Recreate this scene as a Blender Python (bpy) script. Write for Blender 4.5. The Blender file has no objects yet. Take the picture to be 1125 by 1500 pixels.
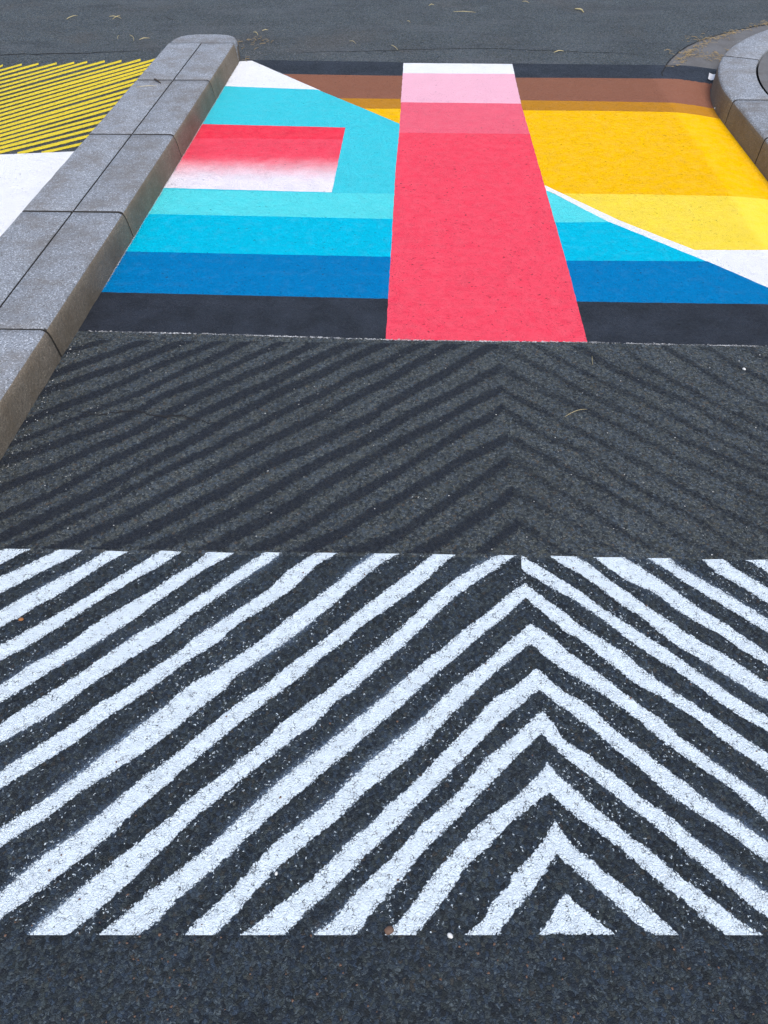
import bpy, bmesh, math, random
import numpy as np
from mathutils import Matrix, Vector, noise as mnoise
random.seed(7)
rng = np.random.default_rng(7)
sc = bpy.context.scene
col = sc.collection

# ------------------------------------------------------------------ camera
FPX, CXP, CYP, CAMH = 1127.0, 562.5, 750.0, 1.6       # photograph is 1125 x 1500
VP, TILT = (632.0, -378.0), 0.012
_v = np.array([(VP[0]-CXP)/FPX, -(VP[1]-CYP)/FPX, -1.0]); _Y = _v/np.linalg.norm(_v)
_Z = np.cross(np.array([1, TILT, 0.0]), _Y); _Z /= np.linalg.norm(_Z)
if _Z[1] < 0: _Z = -_Z
_X = np.cross(_Y, _Z)
ROT = np.array([_X, _Y, _Z])
cam = bpy.data.objects.new('camera', bpy.data.cameras.new('camera')); col.objects.link(cam)
cam.data.sensor_fit = 'VERTICAL'; cam.data.sensor_height = 24.0
cam.data.lens = FPX/1500.0*24.0
cam.data.clip_start = 0.05; cam.data.clip_end = 2000.0
cam.matrix_world = Matrix([list(ROT[i]) + [[0, 0, CAMH][i]] for i in range(3)] + [[0, 0, 0, 1]])
sc.camera = cam

def G(px, py, z=0.0):
    """photo pixel -> point of the horizontal plane at height z"""
    d = ROT @ np.array([(px-CXP)/FPX, -(py-CYP)/FPX, -1.0]); t = (z-CAMH)/d[2]
    return np.array([d[0]*t, d[1]*t])

# ------------------------------------------------------------------ world, sun, exposure
SUN_EL, SUN_AZ = math.radians(60), math.radians(165)      # azimuth from +Y towards +X
w = bpy.data.worlds.new('World'); sc.world = w; w.use_nodes = True
nt = w.node_tree; bg = nt.nodes['Background']
sky = nt.nodes.new('ShaderNodeTexSky'); sky.sky_type = 'NISHITA'; sky.sun_disc = False
sky.sun_elevation = SUN_EL; sky.sun_rotation = SUN_AZ
sky.air_density = 1.0; sky.dust_density = 3.0; sky.ozone_density = 1.0
nt.links.new(sky.outputs[0], bg.inputs[0]); bg.inputs[1].default_value = 0.13
sl = bpy.data.lights.new('sun', 'SUN'); sl.energy = 1.3; sl.angle = math.radians(25); sl.color = (1.0, 0.99, 0.97)
so = bpy.data.objects.new('sun', sl); col.objects.link(so)
sd = Vector((math.sin(SUN_AZ)*math.cos(SUN_EL), math.cos(SUN_AZ)*math.cos(SUN_EL), math.sin(SUN_EL)))
so.rotation_euler = sd.to_track_quat('Z', 'Y').to_euler()
so.location = (0, 0, 20)
vs = sc.view_settings
vs.view_transform = 'Standard'; vs.look = 'None'; vs.gamma = 1.0; vs.use_curve_mapping = False
vs.exposure = 0.66
sc.cycles.transparent_max_bounces = 24
sc.cycles.use_denoising = True
sc.cycles.denoising_input_passes = 'RGB_ALBEDO_NORMAL'
sc.cycles.denoising_prefilter = 'NONE'

# ------------------------------------------------------------------ node helpers
class NT:
    def __init__(s, tree): s.t = tree; s.n = tree.nodes; s.l = tree.links
    def node(s, ty, **kw):
        n = s.n.new(ty)
        for k, v in kw.items(): setattr(n, k, v)
        return n
    def put(s, sock, v):
        if isinstance(v, bpy.types.NodeSocket): s.l.new(v, sock)
        elif isinstance(v, (tuple, list)) and len(v) == 3 and len(getattr(sock, 'default_value', (0,)*3)) == 4: sock.default_value = (*v, 1)
        else: sock.default_value = v
    def m(s, op, a, b=0.0, c=0.0, clamp=False):
        n = s.node('ShaderNodeMath', operation=op, use_clamp=clamp)
        for i, v in enumerate((a, b, c)): s.put(n.inputs[i], v)
        return n.outputs[0]
    def step(s, x, lo, hi, a=0.0, b=1.0):
        n = s.node('ShaderNodeMapRange', interpolation_type='SMOOTHSTEP')
        for i, v in enumerate((x, lo, hi, a, b)): s.put(n.inputs[i], v)
        return n.outputs[0]
    def lin(s, x, lo, hi, a=0.0, b=1.0):
        n = s.node('ShaderNodeMapRange')
        for i, v in enumerate((x, lo, hi, a, b)): s.put(n.inputs[i], v)
        return n.outputs[0]
    def mix(s, f, a, b, mode='MIX'):
        n = s.node('ShaderNodeMix', data_type='RGBA', blend_type=mode)
        s.put(n.inputs[0], f); s.put(n.inputs[6], a); s.put(n.inputs[7], b)
        return n.outputs[2]
    def pos(s): return s.node('ShaderNodeNewGeometry').outputs['Position']
    def scale(s, v, k):
        n = s.node('ShaderNodeVectorMath', operation='MULTIPLY'); s.put(n.inputs[0], v)
        n.inputs[1].default_value = k if isinstance(k, tuple) else (k, k, k); return n.outputs[0]
    def vadd(s, a, b):
        n = s.node('ShaderNodeVectorMath', operation='ADD'); s.put(n.inputs[0], a); s.put(n.inputs[1], b); return n.outputs[0]
    def noise(s, v, sc_, det=3.0, rough=0.55, colour=False):
        n = s.node('ShaderNodeTexNoise'); s.put(n.inputs['Vector'], v)
        n.inputs['Scale'].default_value = sc_; n.inputs['Detail'].default_value = det; n.inputs['Roughness'].default_value = rough
        return n.outputs[1 if colour else 0]
    def voro(s, v, sc_, feature='F1', dims='2D', rnd=1.0):
        n = s.node('ShaderNodeTexVoronoi', feature=feature, voronoi_dimensions=dims); s.put(n.inputs['Vector'], v)
        n.inputs['Scale'].default_value = sc_; n.inputs['Randomness'].default_value = rnd
        return n
    def sep(s, v):
        n = s.node('ShaderNodeSeparateXYZ'); s.put(n.inputs[0], v); return n.outputs
    def sepc(s, v):
        n = s.node('ShaderNodeSeparateColor'); s.put(n.inputs[0], v); return n.outputs
    def bump(s, h, dist, strength=1.0, normal=None):
        n = s.node('ShaderNodeBump'); s.put(n.inputs['Height'], h); s.put(n.inputs['Distance'], dist); s.put(n.inputs['Strength'], strength)
        if normal is not None: s.put(n.inputs['Normal'], normal)
        return n.outputs[0]
    def attr(s, name): return s.node('ShaderNodeAttribute', attribute_name=name).outputs['Fac']

def new_mat(name):
    m = bpy.data.materials.new(name); m.use_nodes = True
    t = NT(m.node_tree)
    return m, t, m.node_tree.nodes['Principled BSDF'], m.node_tree.nodes['Material Output']

# stone-chip structure of the asphalt, shared by the road and by every coat of paint on it
AG = bpy.data.node_groups.new('aggregate', 'ShaderNodeTree')
for nm, ty in (('Height', 'NodeSocketFloat'), ('Gap', 'NodeSocketFloat'), ('CellA', 'NodeSocketFloat'), ('CellB', 'NodeSocketFloat'),
               ('CellC', 'NodeSocketFloat'), ('Fine', 'NodeSocketFloat'), ('FineCell', 'NodeSocketFloat')):
    AG.interface.new_socket(name=nm, in_out='OUTPUT', socket_type=ty)
t = NT(AG); go = t.node('NodeGroupOutput')
p = t.pos()
wob = t.scale(t.vadd(t.noise(p, 130.0, 3.0, 0.65, colour=True), (-.5, -.5, -.5)), 0.017)
pw = t.vadd(p, wob)
v1 = t.voro(pw, 140.0); ve = t.voro(pw, 140.0, 'DISTANCE_TO_EDGE')
ca = t.sepc(v1.outputs['Color'])
v2 = t.voro(pw, 300.0); cb = t.sepc(v2.outputs['Color'])
dome = t.step(ve.outputs['Distance'], 0.0, 0.34)
hgt = t.m('MULTIPLY', dome, t.m('ADD', t.m('MULTIPLY', ca[0], 0.6), 0.2))
hgt = t.m('ADD', hgt, t.m('MULTIPLY', t.m('SUBTRACT', t.noise(p, 300.0, 4.0, 0.65), 0.5), 1.5))
big = t.noise(p, 55.0, 2.0)
hgt = t.m('ADD', hgt, t.m('MULTIPLY', t.m('SUBTRACT', big, 0.5), 0.9))
for k, v in (('Height', hgt), ('Gap', ve.outputs['Distance']), ('CellA', ca[0]), ('CellB', ca[1]), ('CellC', ca[2]),
             ('Fine', v2.outputs['Distance']), ('FineCell', cb[0])):
    t.l.new(v, go.inputs[k])
def agg(t):
    n = t.node('ShaderNodeGroup'); n.node_tree = AG; return n.outputs

# ------------------------------------------------------------------ materials
def mat_asphalt():
    m, t, b, out = new_mat('asphalt'); a = agg(t); p = t.pos(); xyz = t.sep(p)
    # binder and chips
    chip = t.mix(a['CellB'], (0.014, 0.018, 0.023), (0.098, 0.108, 0.114))
    hue = t.mix(a['CellC'], (0.80, 0.97, 1.28), (1.12, 1.04, 0.84))
    chip = t.mix(1.0, chip, hue, 'MULTIPLY')
    brown = t.step(a['CellC'], 0.965, 0.985)
    chip = t.mix(t.m('MULTIPLY', brown, 0.6), chip, (0.11, 0.075, 0.055))
    pale = t.step(a['CellA'], 0.972, 0.976)
    chip = t.mix(t.m('MULTIPLY', pale, 0.5), chip, (0.15, 0.16, 0.165))
    chip = t.mix(t.m('MULTIPLY', t.step(a['FineCell'], 0.88, 0.95), 0.75), chip, (0.21, 0.225, 0.23))
    chip = t.mix(t.m('MULTIPLY', t.step(t.noise(p, 520.0, 3.0, 0.7), 0.52, 0.75), 0.5), chip, (0.10, 0.112, 0.12))
    gapf = t.step(a['Gap'], -0.03, 0.11)
    c = t.mix(gapf, (0.007, 0.009, 0.012), chip)
    # the surface course changes at the two taped lines and again beyond the mural
    yv = t.m('ADD', xyz[1], t.m('MULTIPLY', xyz[0], -0.022))
    mid = t.m('MULTIPLY', t.step(yv, 1.420, 1.428), t.m('SUBTRACT', 1.0, t.step(yv, 5.6, 6.1)))
    far = t.step(yv, 5.6, 6.1)
    worn = t.noise(p, 2.2, 4.0)
    g = t.m('ADD', 0.74, t.m('MULTIPLY', mid, 0.50))
    g = t.m('ADD', g, t.m('MULTIPLY', far, 0.62))
    g = t.m('MULTIPLY', g, t.lin(worn, 0.25, 0.75, 0.78, 1.25))
    tint = t.mix(t.m('MAXIMUM', mid, far), (0.84, 1.0, 1.10), (1.02, 1.04, 0.97))
    c = t.mix(1.0, c, tint, 'MULTIPLY')
    cc = t.node('ShaderNodeVectorMath', operation='SCALE'); t.put(cc.inputs[0], c); t.put(cc.inputs['Scale'], g)
    c = cc.outputs[0]
    # dust film in broad patches on the far carriageway
    dust = t.m('MULTIPLY', t.step(t.noise(t.scale(p, (0.8, 2.2, 1)), 1.6, 4.0), 0.46, 0.75), t.m('ADD', 0.06, t.m('MULTIPLY', far, 0.5)))
    c = t.mix(dust, c, (0.125, 0.135, 0.145))
    # older brownish soil stain and oil drips on the far carriageway
    soil = t.m('MULTIPLY', t.step(t.noise(t.vadd(p, (7.3, 2.1, 0)), 1.1, 5.0, 0.62), 0.50, 0.70), t.m('MULTIPLY', far, 0.45))
    c = t.mix(soil, c, (0.115, 0.098, 0.082))
    oil = t.m('MULTIPLY', t.step(t.noise(t.scale(t.vadd(p, (1.7, 9.1, 0)), (0.5, 1.6, 1)), 2.1, 4.0, 0.6), 0.56, 0.70), t.m('MULTIPLY', far, 0.5))
    c = t.mix(oil, c, (0.026, 0.029, 0.034))
    t.put(b.inputs['Base Color'], c)
    t.put(b.inputs['Roughness'], t.lin(a['CellA'], 0, 1, 0.42, 0.9))
    b.inputs['Specular IOR Level'].default_value = 0.42
    t.put(b.inputs['Normal'], t.bump(a['Height'], 0.0065, 1.0))
    return m
ASPHALT = mat_asphalt()

def smoothness(t, p):
    """1 on the rough asphalt, small on the trowelled concrete channel by the curved kerb"""
    return t.step(t.sep(p)[0], 1.50, 1.56, 1.0, 0.40)

def mat_field(name, colour, rough=0.62, pits=0.5, relief=0.55, gradient=None, spec=0.03, mottle=0.05, cover=1.0):
    """rolled road paint that fills a taped-off field"""
    m, t, b, out = new_mat(name); a = agg(t); p = t.pos(); s = smoothness(t, p)
    c = colour
    if gradient:   # a sprayed fade from one paint into another along y
        y = t.m('ADD', t.sep(p)[1], t.m('MULTIPLY', t.m('SUBTRACT', t.noise(p, 9.0, 4.0, 0.7), 0.5), 0.16))
        f = t.step(y, gradient[1], gradient[2])
        f2 = t.step(t.sep(p)[1], gradient[4], gradient[4]+0.012)
        c = t.mix(f, gradient[0], colour)
        c = t.mix(f2, c, gradient[3])
    mo = t.noise(p, 7.0, 5.0, 0.65)
    hs = t.node('ShaderNodeHueSaturation'); t.put(hs.inputs['Color'], c)
    t.put(hs.inputs['Value'], t.lin(mo, 0.25, 0.75, 1-mottle, 1+mottle))
    t.put(hs.inputs['Saturation'], t.lin(t.noise(p, 19.0, 3.0), 0.3, 0.7, 1.02, 0.98))
    c = hs.outputs[0]
    # foot and tyre dirt: broad faint film plus a few short scuffs
    film = t.m('MULTIPLY', t.step(t.noise(t.scale(p, (1.0, 0.6, 1)), 3.1, 6.0, 0.7), 0.48, 0.78), 0.05)
    scuff = t.m('MULTIPLY', t.step(t.noise(t.scale(p, (1.0, 0.16, 1)), 34.0, 5.0, 0.72), 0.66, 0.76), 0.045)
    c = t.mix(t.m('MAXIMUM', film, scuff), c, (0.045, 0.042, 0.040))
    t.put(b.inputs['Base Color'], c)
    t.put(b.inputs['Roughness'], t.lin(a['CellC'], 0, 1, rough-0.05, rough+0.2))
    b.inputs['Specular IOR Level'].default_value = spec
    # voids between chips which the roller did not reach
    vn = t.noise(t.scale(p, (0.8, 1.0, 1.0)), 66.0, 4.0, 0.62)
    hole = t.step(t.m('ADD', vn, t.m('MULTIPLY', t.m('SUBTRACT', t.noise(p, 4.0, 3.0), 0.5), 0.16)), 0.685-0.05*pits, 0.735-0.05*pits)
    hole = t.m('MULTIPLY', hole, t.step(s, 0.3, 0.9, 0.25, 1.0))
    hole_n = hole
    t.put(b.inputs['Normal'], t.bump(t.m('SUBTRACT', a['Height'], t.m('MULTIPLY', hole_n, 1.2)), t.m('MULTIPLY', s, 0.0042*relief), 0.95))
    alpha = t.m('SUBTRACT', 1.0, t.m('MULTIPLY', hole, 0.55))
    if cover < 1.0:
        alpha = t.m('MULTIPLY', alpha, t.step(t.m('ADD', a['Height'], t.noise(p, 14.0, 3.0)), 2*cover+0.1, 2*cover-0.5))
    t.put(b.inputs['Alpha'], alpha)
    return m

def mat_spray(name, colour, rough=0.75, ragged=1.0, holes=0.5, spray=1.0, relief=0.8, opacity=1.0, thin=0.0, soft_edge=0.0, grow=0.0):
    """hand-sprayed stripe: ragged edge that follows the chips, pin holes, overspray and loose droplets.
    'rim' is the distance to the stripe's edge in metres, 'mist' how much the can drifted there"""
    m, t, b, out = new_mat(name); a = agg(t); p = t.pos()
    d = t.attr('rim'); ov = t.attr('mist')
    n1 = t.m('SUBTRACT', t.noise(p, 75.0, 3.0, 0.6), 0.5); n0 = t.m('SUBTRACT', t.noise(p, 13.0, 3.0), 0.5)
    dd = t.m('ADD', t.m('ADD', d, grow), t.m('MULTIPLY', n1, 0.013*ragged))
    dd = t.m('ADD', dd, t.m('MULTIPLY', n0, 0.007*ragged))
    dd = t.m('ADD', dd, t.m('MULTIPLY', t.m('SUBTRACT', a['CellA'], 0.5), 0.007*ragged))
    dd = t.m('ADD', dd, t.m('MULTIPLY', t.m('SUBTRACT', a['Height'], 0.5), 0.004*ragged))
    hard = t.step(dd, -0.0012-soft_edge, 0.0012+soft_edge)
    vn = t.noise(p, 48.0, 4.0, 0.75)
    edge_thin = t.step(dd, 0.014, 0.0, 0.0, 0.10)
    vv = t.m('ADD', t.m('ADD', vn, edge_thin), t.m('MULTIPLY', ov, 0.04))
    hole = t.m('MULTIPLY', t.step(vv, 0.64-0.14*holes, 0.70-0.14*holes), t.step(a['Gap'], 0.12, 0.03))
    hard = t.m('MULTIPLY', hard, t.m('SUBTRACT', 1.0, hole))
    if thin: hard = t.m('MULTIPLY', hard, t.m('SUBTRACT', 1.0, t.m('MULTIPLY', t.step(t.noise(p, 5.0, 4.0, 0.7), 0.35, 0.75), thin)))
    alpha = t.m('MULTIPLY', hard, opacity)
    if spray > 0:
        fall = t.m('EXPONENT', t.m('MULTIPLY', t.m('MINIMUM', dd, 0.0), 170.0))
        grain = t.m('ADD', 0.10, t.m('MULTIPLY', t.step(t.noise(p, 330.0, 3.0, 0.7), 0.38, 0.66), 1.15))
        soft = t.m('MULTIPLY', t.m('MULTIPLY', fall, ov), grain)
        soft = t.m('MULTIPLY', soft, 0.62*spray)
        near = t.m('EXPONENT', t.m('MULTIPLY', t.m('MINIMUM', d, 0.0), 45.0))
        drift = t.step(t.noise(p, 3.3, 3.0), 0.42, 0.66)
        thr = t.m('SUBTRACT', 1.0, t.m('MULTIPLY', t.m('MULTIPLY', near, t.m('ADD', 0.2, drift)), 0.125*spray))
        fl = t.m('MULTIPLY', t.m('GREATER_THAN', a['FineCell'], thr), t.step(a['Fine'], 0.42, 0.30))
        inside = t.step(d, -0.031, -0.024)
        alpha = t.m('MAXIMUM', alpha, t.m('MULTIPLY', soft, inside)); alpha = t.m('MAXIMUM', alpha, t.m('MULTIPLY', t.m('MULTIPLY', fl, inside), 0.85))
    c = t.mix(t.m('MULTIPLY', t.step(a['CellB'], 0.3, 1.0), 0.16), colour, tuple(x*0.72 for x in colour))
    if spray > 0: c = t.mix(t.m('MAXIMUM', fl, t.step(dd, -0.004, 0.002)), (0.42, 0.60, 0.86), c)     # a thin veil of white over black reads blue
    t.put(b.inputs['Base Color'], c)
    t.put(b.inputs['Roughness'], rough); b.inputs['Specular IOR Level'].default_value = 0.35
    t.put(b.inputs['Normal'], t.bump(a['Height'], 0.0042*relief, 0.95))
    t.put(b.inputs['Alpha'], t.m('MINIMUM', alpha, 1.0))
    return m

def mat_stone(name, lo, hi, stain, stain_amt, speck=0.5, rough=0.8, bumpd=0.0012):
    m, t, b, out = new_mat(name); p = t.pos()
    oi = t.node('ShaderNodeObjectInfo').outputs['Random']
    n = t.noise(p, 260.0, 4.0, 0.75); n2 = t.noise(p, 6.0, 5.0, 0.65); n3 = t.noise(p, 26.0, 4.0)
    v = t.voro(p, 260.0, dims='3D'); vc = t.sepc(v.outputs['Color'])[0]
    c = t.mix(t.lin(n, 0.3, 0.7), lo, hi)
    c = t.mix(t.m('MULTIPLY', t.step(vc, 0.86, 0.93), speck), c, tuple(min(1, h*1.8) for h in hi))
    c = t.mix(t.m('MULTIPLY', t.step(vc, 0.14, 0.07), speck), c, tuple(l*0.4 for l in lo))
    c = t.mix(t.m('MULTIPLY', t.step(t.m('ADD', n2, t.m('MULTIPLY', n3, 0.25)), 0.50, 0.85), stain_amt), c, stain)
    hs = t.node('ShaderNodeHueSaturation'); t.put(hs.inputs['Color'], c); t.put(hs.inputs['Value'], t.lin(oi, 0, 1, 0.93, 1.07))
    t.put(b.inputs['Base Color'], hs.outputs[0]); b.inputs['Roughness'].default_value = rough
    b.inputs['Specular IOR Level'].default_value = 0.35
    h = t.m('ADD', n, t.m('MULTIPLY', t.noise(p, 70.0, 4.0), 1.6))
    t.put(b.inputs['Normal'], t.bump(h, bumpd, 0.9))
    return m

def mat_plain(name, colour, rough=0.8, var=0.25):
    m, t, b, out = new_mat(name); p = t.pos()
    c = t.mix(t.noise(p, 160.0, 3.0), tuple(x*(1-var) for x in colour), tuple(min(1, x*(1+var)) for x in colour))
    t.put(b.inputs['Base Color'], c); b.inputs['Roughness'].default_value = rough
    return m

M = {}
M['white_spray'] = mat_spray('white_spray_paint', (0.76, 0.86, 0.92), ragged=0.55, holes=0.68, spray=1.0, grow=-0.0006)
M['dark_spray'] = mat_spray('dark_spray_paint', (0.016, 0.021, 0.033), rough=0.7, ragged=0.8, holes=0.15, spray=0.0, relief=0.75, opacity=0.64, thin=0.25, soft_edge=0.005)
M['faint_spray'] = mat_spray('thin_dark_spray_paint', (0.016, 0.021, 0.033), rough=0.7, ragged=1.8, holes=0.6, spray=0.0, relief=1.0, opacity=0.5, thin=0.6, soft_edge=0.009)
M['yellow_spray'] = mat_spray('yellow_line_paint', (0.78, 0.60, 0.025), ragged=0.45, holes=0.1, spray=0.0, relief=0.6)
M['chip'] = mat_spray('flaking_white_undercoat', (0.72, 0.72, 0.72), ragged=0.9, holes=0.9, spray=0.0, thin=0.9)
FC = dict(
    red=(0.84, 0.075, 0.120), rose=(0.80, 0.13, 0.19), pink=(0.85, 0.46, 0.56), white=(0.80, 0.81, 0.83),
    turquoise=(0.052, 0.55, 0.64), aqua=(0.090, 0.64, 0.68), cyan=(0.0, 0.46, 0.65), blue=(0.0, 0.178, 0.43),
    navy=(0.023, 0.028, 0.039), gold=(0.88, 0.485, 0.008), lemon=(0.88, 0.66, 0.065), mustard=(0.47, 0.215, 0.022),
    brown=(0.25, 0.108, 0.068))
for k, c in FC.items():
    M[k] = mat_field(k + '_road_paint', c, pits={'red': .9, 'white': .4, 'blue': .8, 'navy': .3, 'cyan': .6}.get(k, .55),
                     rough=0.55 if k in ('navy', 'blue') else 0.62, spec=0.25 if k == 'navy' else 0.03, relief=0.85 if k == 'navy' else 0.55, mottle=0.5 if k == 'navy' else 0.035)
M['stone_top'] = mat_stone('sawn_bluestone', (0.145, 0.160, 0.180), (0.31, 0.335, 0.37), (0.135, 0.118, 0.10), 0.62, speck=0.75)
M['stone_face'] = mat_stone('weathered_stone_face', (0.12, 0.098, 0.072), (0.24, 0.20, 0.15), (0.13, 0.10, 0.066), 0.7, speck=0.35, bumpd=0.003)
M['concrete'] = mat_stone('channel_concrete', (0.10, 0.10, 0.10), (0.165, 0.165, 0.168), (0.085, 0.075, 0.065), 0.6, speck=0.2)
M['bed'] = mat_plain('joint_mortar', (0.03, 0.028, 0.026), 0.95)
M['crack'] = mat_plain('open_crack', (0.010, 0.010, 0.011), 0.95)
M['straw'] = mat_plain('dry_straw', (0.50, 0.42, 0.22), 0.7)
M['hay'] = mat_plain('dead_grass', (0.27, 0.20, 0.10), 0.8, 0.5)
M['paper'] = mat_plain('white_paper', (0.80, 0.80, 0.82), 0.6, 0.06)
M['pebble'] = mat_plain('brown_stone', (0.13, 0.075, 0.05), 0.7)
M['pale'] = mat_plain('pale_stone', (0.62, 0.62, 0.60), 0.7)
M['leaf'] = mat_plain('dead_leaf', (0.30, 0.12, 0.035), 0.7)
M['twig'] = mat_plain('dark_twig', (0.07, 0.05, 0.035), 0.8)

# ------------------------------------------------------------------ object helpers
def link(name, me, mats, parent=None):
    o = bpy.data.objects.new(name, me); col.objects.link(o)
    for mt in (mats if isinstance(mats, (list, tuple)) else [mats]):
        if mt.name not in [x.name for x in me.materials if x]: me.materials.append(mt)
    if parent: o.parent = parent
    return o
def mesh(name, verts, faces, smooth=False):
    me = bpy.data.meshes.new(name); me.from_pydata([tuple(map(float, v)) for v in verts], [], faces); me.update()
    if smooth: me.polygons.foreach_set('use_smooth', [True]*len(me.polygons))
    return me
def empty(name, loc=(0, 0, 0)):
    o = bpy.data.objects.new(name, None); o.empty_display_size = 0.1; col.objects.link(o); o.location = loc; return o
def tag(o, label, cat=None, group=None, kind=None):
    o['label'] = label
    if cat: o['category'] = cat
    if group: o['group'] = group
    if kind: o['kind'] = kind
    return o
def struct(o): o['kind'] = 'structure'; return o

# ------------------------------------------------------------------ ground form: the channel dips towards the curved kerb
KX, ARC_Y, ARC_R = 1.79, 5.0, 2.0               # kerb base line, where it starts to turn, radius
def kerb_x(y, off=0.0):
    """x of the line lying 'off' metres to the road side of the curved kerb's base"""
    if y <= ARC_Y: return KX - off
    r = ARC_R + off; dy = min(y - ARC_Y, r*0.999)
    return KX + ARC_R - math.sqrt(r*r - dy*dy)
def kerb_dist(x, y):
    if y <= ARC_Y: return KX - x
    return math.hypot(x - (KX+ARC_R), y - ARC_Y) - ARC_R
def zg(x, y):
    d = kerb_dist(x, y); q = min(1.0, max(0.0, (0.27 - d)/0.27)); return -0.020*q*q*(1.6-0.6*q)

# road: fine cells along the channel, wide cells elsewhere, out to the horizon
xs = sorted(set([-400, -60, -12, -5, -2, -1, 0, 1, 1.3] + [round(1.45+0.05*i, 3) for i in range(33)] + [3.4, 4, 5, 8, 14, 60, 400]))
ys = sorted(set([-400, -60, -12, -4, 0, 1.4, 2.5] + [round(3+0.2*i, 2) for i in range(11)] + [round(5.1+0.1*i, 2) for i in range(26)] + [8, 9, 12, 30, 80, 500]))
vv = [(x, y, zg(x, y) - (0.004 if kerb_dist(x, y) < 0.26 else 0)) for y in ys for x in xs]
nx = len(xs)
ff = [(j*nx+i, j*nx+i+1, (j+1)*nx+i+1, (j+1)*nx+i) for j in range(len(ys)-1) for i in range(nx-1)]
road = struct(link('road', mesh('road', vv, ff, True), ASPHALT))
tag(road, 'dark asphalt road surface with exposed stone chips', kind='structure')

# concrete channel (gutter) following the curved kerb
def channel_rows():
    rows = []
    y = -1.0
    while y < ARC_Y: rows.append(((KX-0.262, y), (KX+0.03, y))); y += 0.25
    for i in range(0, 19):
        a = math.radians(90*i/18.0); ca, sa = math.cos(a), math.sin(a)
        wd = 0.262 + 0.13*min(1, i/8.0)
        rows.append(((KX+ARC_R-(ARC_R+wd)*ca, ARC_Y+(ARC_R+wd)*sa), (KX+ARC_R-(ARC_R-0.03)*ca, ARC_Y+(ARC_R-0.03)*sa)))
    return rows
rows = channel_rows(); vv = []; ff = []; K = 8
for (a, b) in rows:
    for k in range(K+1):
        q = k/K; x = a[0]+(b[0]-a[0])*q; y = a[1]+(b[1]-a[1])*q
        vv.append((x, y, zg(x, y)+0.0003))
for r in range(len(rows)-1):
    for k in range(K): i = r*(K+1)+k; ff.append((i, i+1, i+K+2, i+K+1))
gut = struct(link('gutter', mesh('gutter', vv, ff, True), M['concrete']))
tag(gut, 'smooth concrete gutter channel along the curved kerb', kind='structure')

# ------------------------------------------------------------------ kerbs
KH = 0.12
def profile_stone(name, x0, x1, y0, y1, round_right=0.0, parent=None):
    """straight kerb stone: cross-section swept along y, worn arris, small chamfers"""
    ch = 0.003; m0 = max(3, int((y1-y0)/0.06))
    st = [y0, y0+0.004] + [y0+(y1-y0)*k/m0 for k in range(1, m0)] + [y1-0.004, y1]; n = len(st)-1
    rings = []
    for k in range(n+1):
        y = st[k]; end = (k == 0 or k == n); zt = KH - (ch if end else 0)
        j = lambda s: (random.random()-.5)*s
        if round_right:
            R = round_right; jj = j(0.005)
            pr = [(x0, -0.06), (x0, zt-ch), (x0+ch, zt)]
            pr += [(x1-0.016-R+R*math.sin(a)+jj*0.6*math.sin(a), zt-R+R*math.cos(a)+jj*math.cos(a)*0.5) for a in [math.radians(x) for x in (0, 22, 45, 68)]]
            pr += [(x1-0.012+jj*0.4, zt-R-0.012), (x1+j(0.003), 0.0), (x1, -0.06)]
        else:
            jj = j(0.003)
            pr = [(x0, -0.06), (x0+j(.002), zt-0.014), (x0+0.004, zt-0.005+jj), (x0+0.014, zt), ((x0+x1)/2, zt), (x1-ch, zt), (x1, zt-ch), (x1, -0.06)]
        rings.append([(x, y + (0.0), z) for x, z in pr])
    m_ = len(rings[0]); vv = [v for r in rings for v in r]; ff = []; mi = []
    for k in range(n):
        for i in range(m_-1):
            a = k*m_+i; ff.append((a, a+1, a+m_+1, a+m_))
            mi.append(1 if (round_right and i >= 5) else 0)
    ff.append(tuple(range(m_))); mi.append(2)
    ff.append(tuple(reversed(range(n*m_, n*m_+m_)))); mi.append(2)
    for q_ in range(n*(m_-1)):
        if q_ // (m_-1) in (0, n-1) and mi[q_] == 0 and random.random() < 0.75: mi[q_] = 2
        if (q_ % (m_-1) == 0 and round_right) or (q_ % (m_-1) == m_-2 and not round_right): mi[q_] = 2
    me = mesh(name, vv, ff); 
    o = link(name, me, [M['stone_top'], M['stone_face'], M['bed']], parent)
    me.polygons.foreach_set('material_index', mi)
    for pl in me.polygons:
        if len(pl.vertices) == 4: pl.use_smooth = True
    bm = bmesh.new(); bm.from_mesh(me); bmesh.ops.recalc_face_normals(bm, faces=bm.faces); bm.to_mesh(me); bm.free()
    return o

kerb = empty('stone_kerb', (-1.56, 4.0, 0)); PK = Matrix.Translation((1.56, -4.0, 0))
tag(kerb, 'straight raised kerb of paired grey stone blocks between yellow hatching and mural', 'kerb')
def adopt(o, par):
    o.parent = par; o.matrix_parent_inverse = Matrix.Translation(-par.location); return o
JY = [-0.52, 0.44, 1.402, 2.364, 3.338, 4.303, 5.245, 6.09]
gp = 0.0042
for a, b in zip(JY[:-1], JY[1:]):
    adopt(profile_stone('kerb_stone', -1.558, -1.310, a+gp, b-gp, 0.026), kerb)
    adopt(profile_stone('kerb_stone', -1.800, -1.5652, a+gp, b-gp), kerb)
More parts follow.
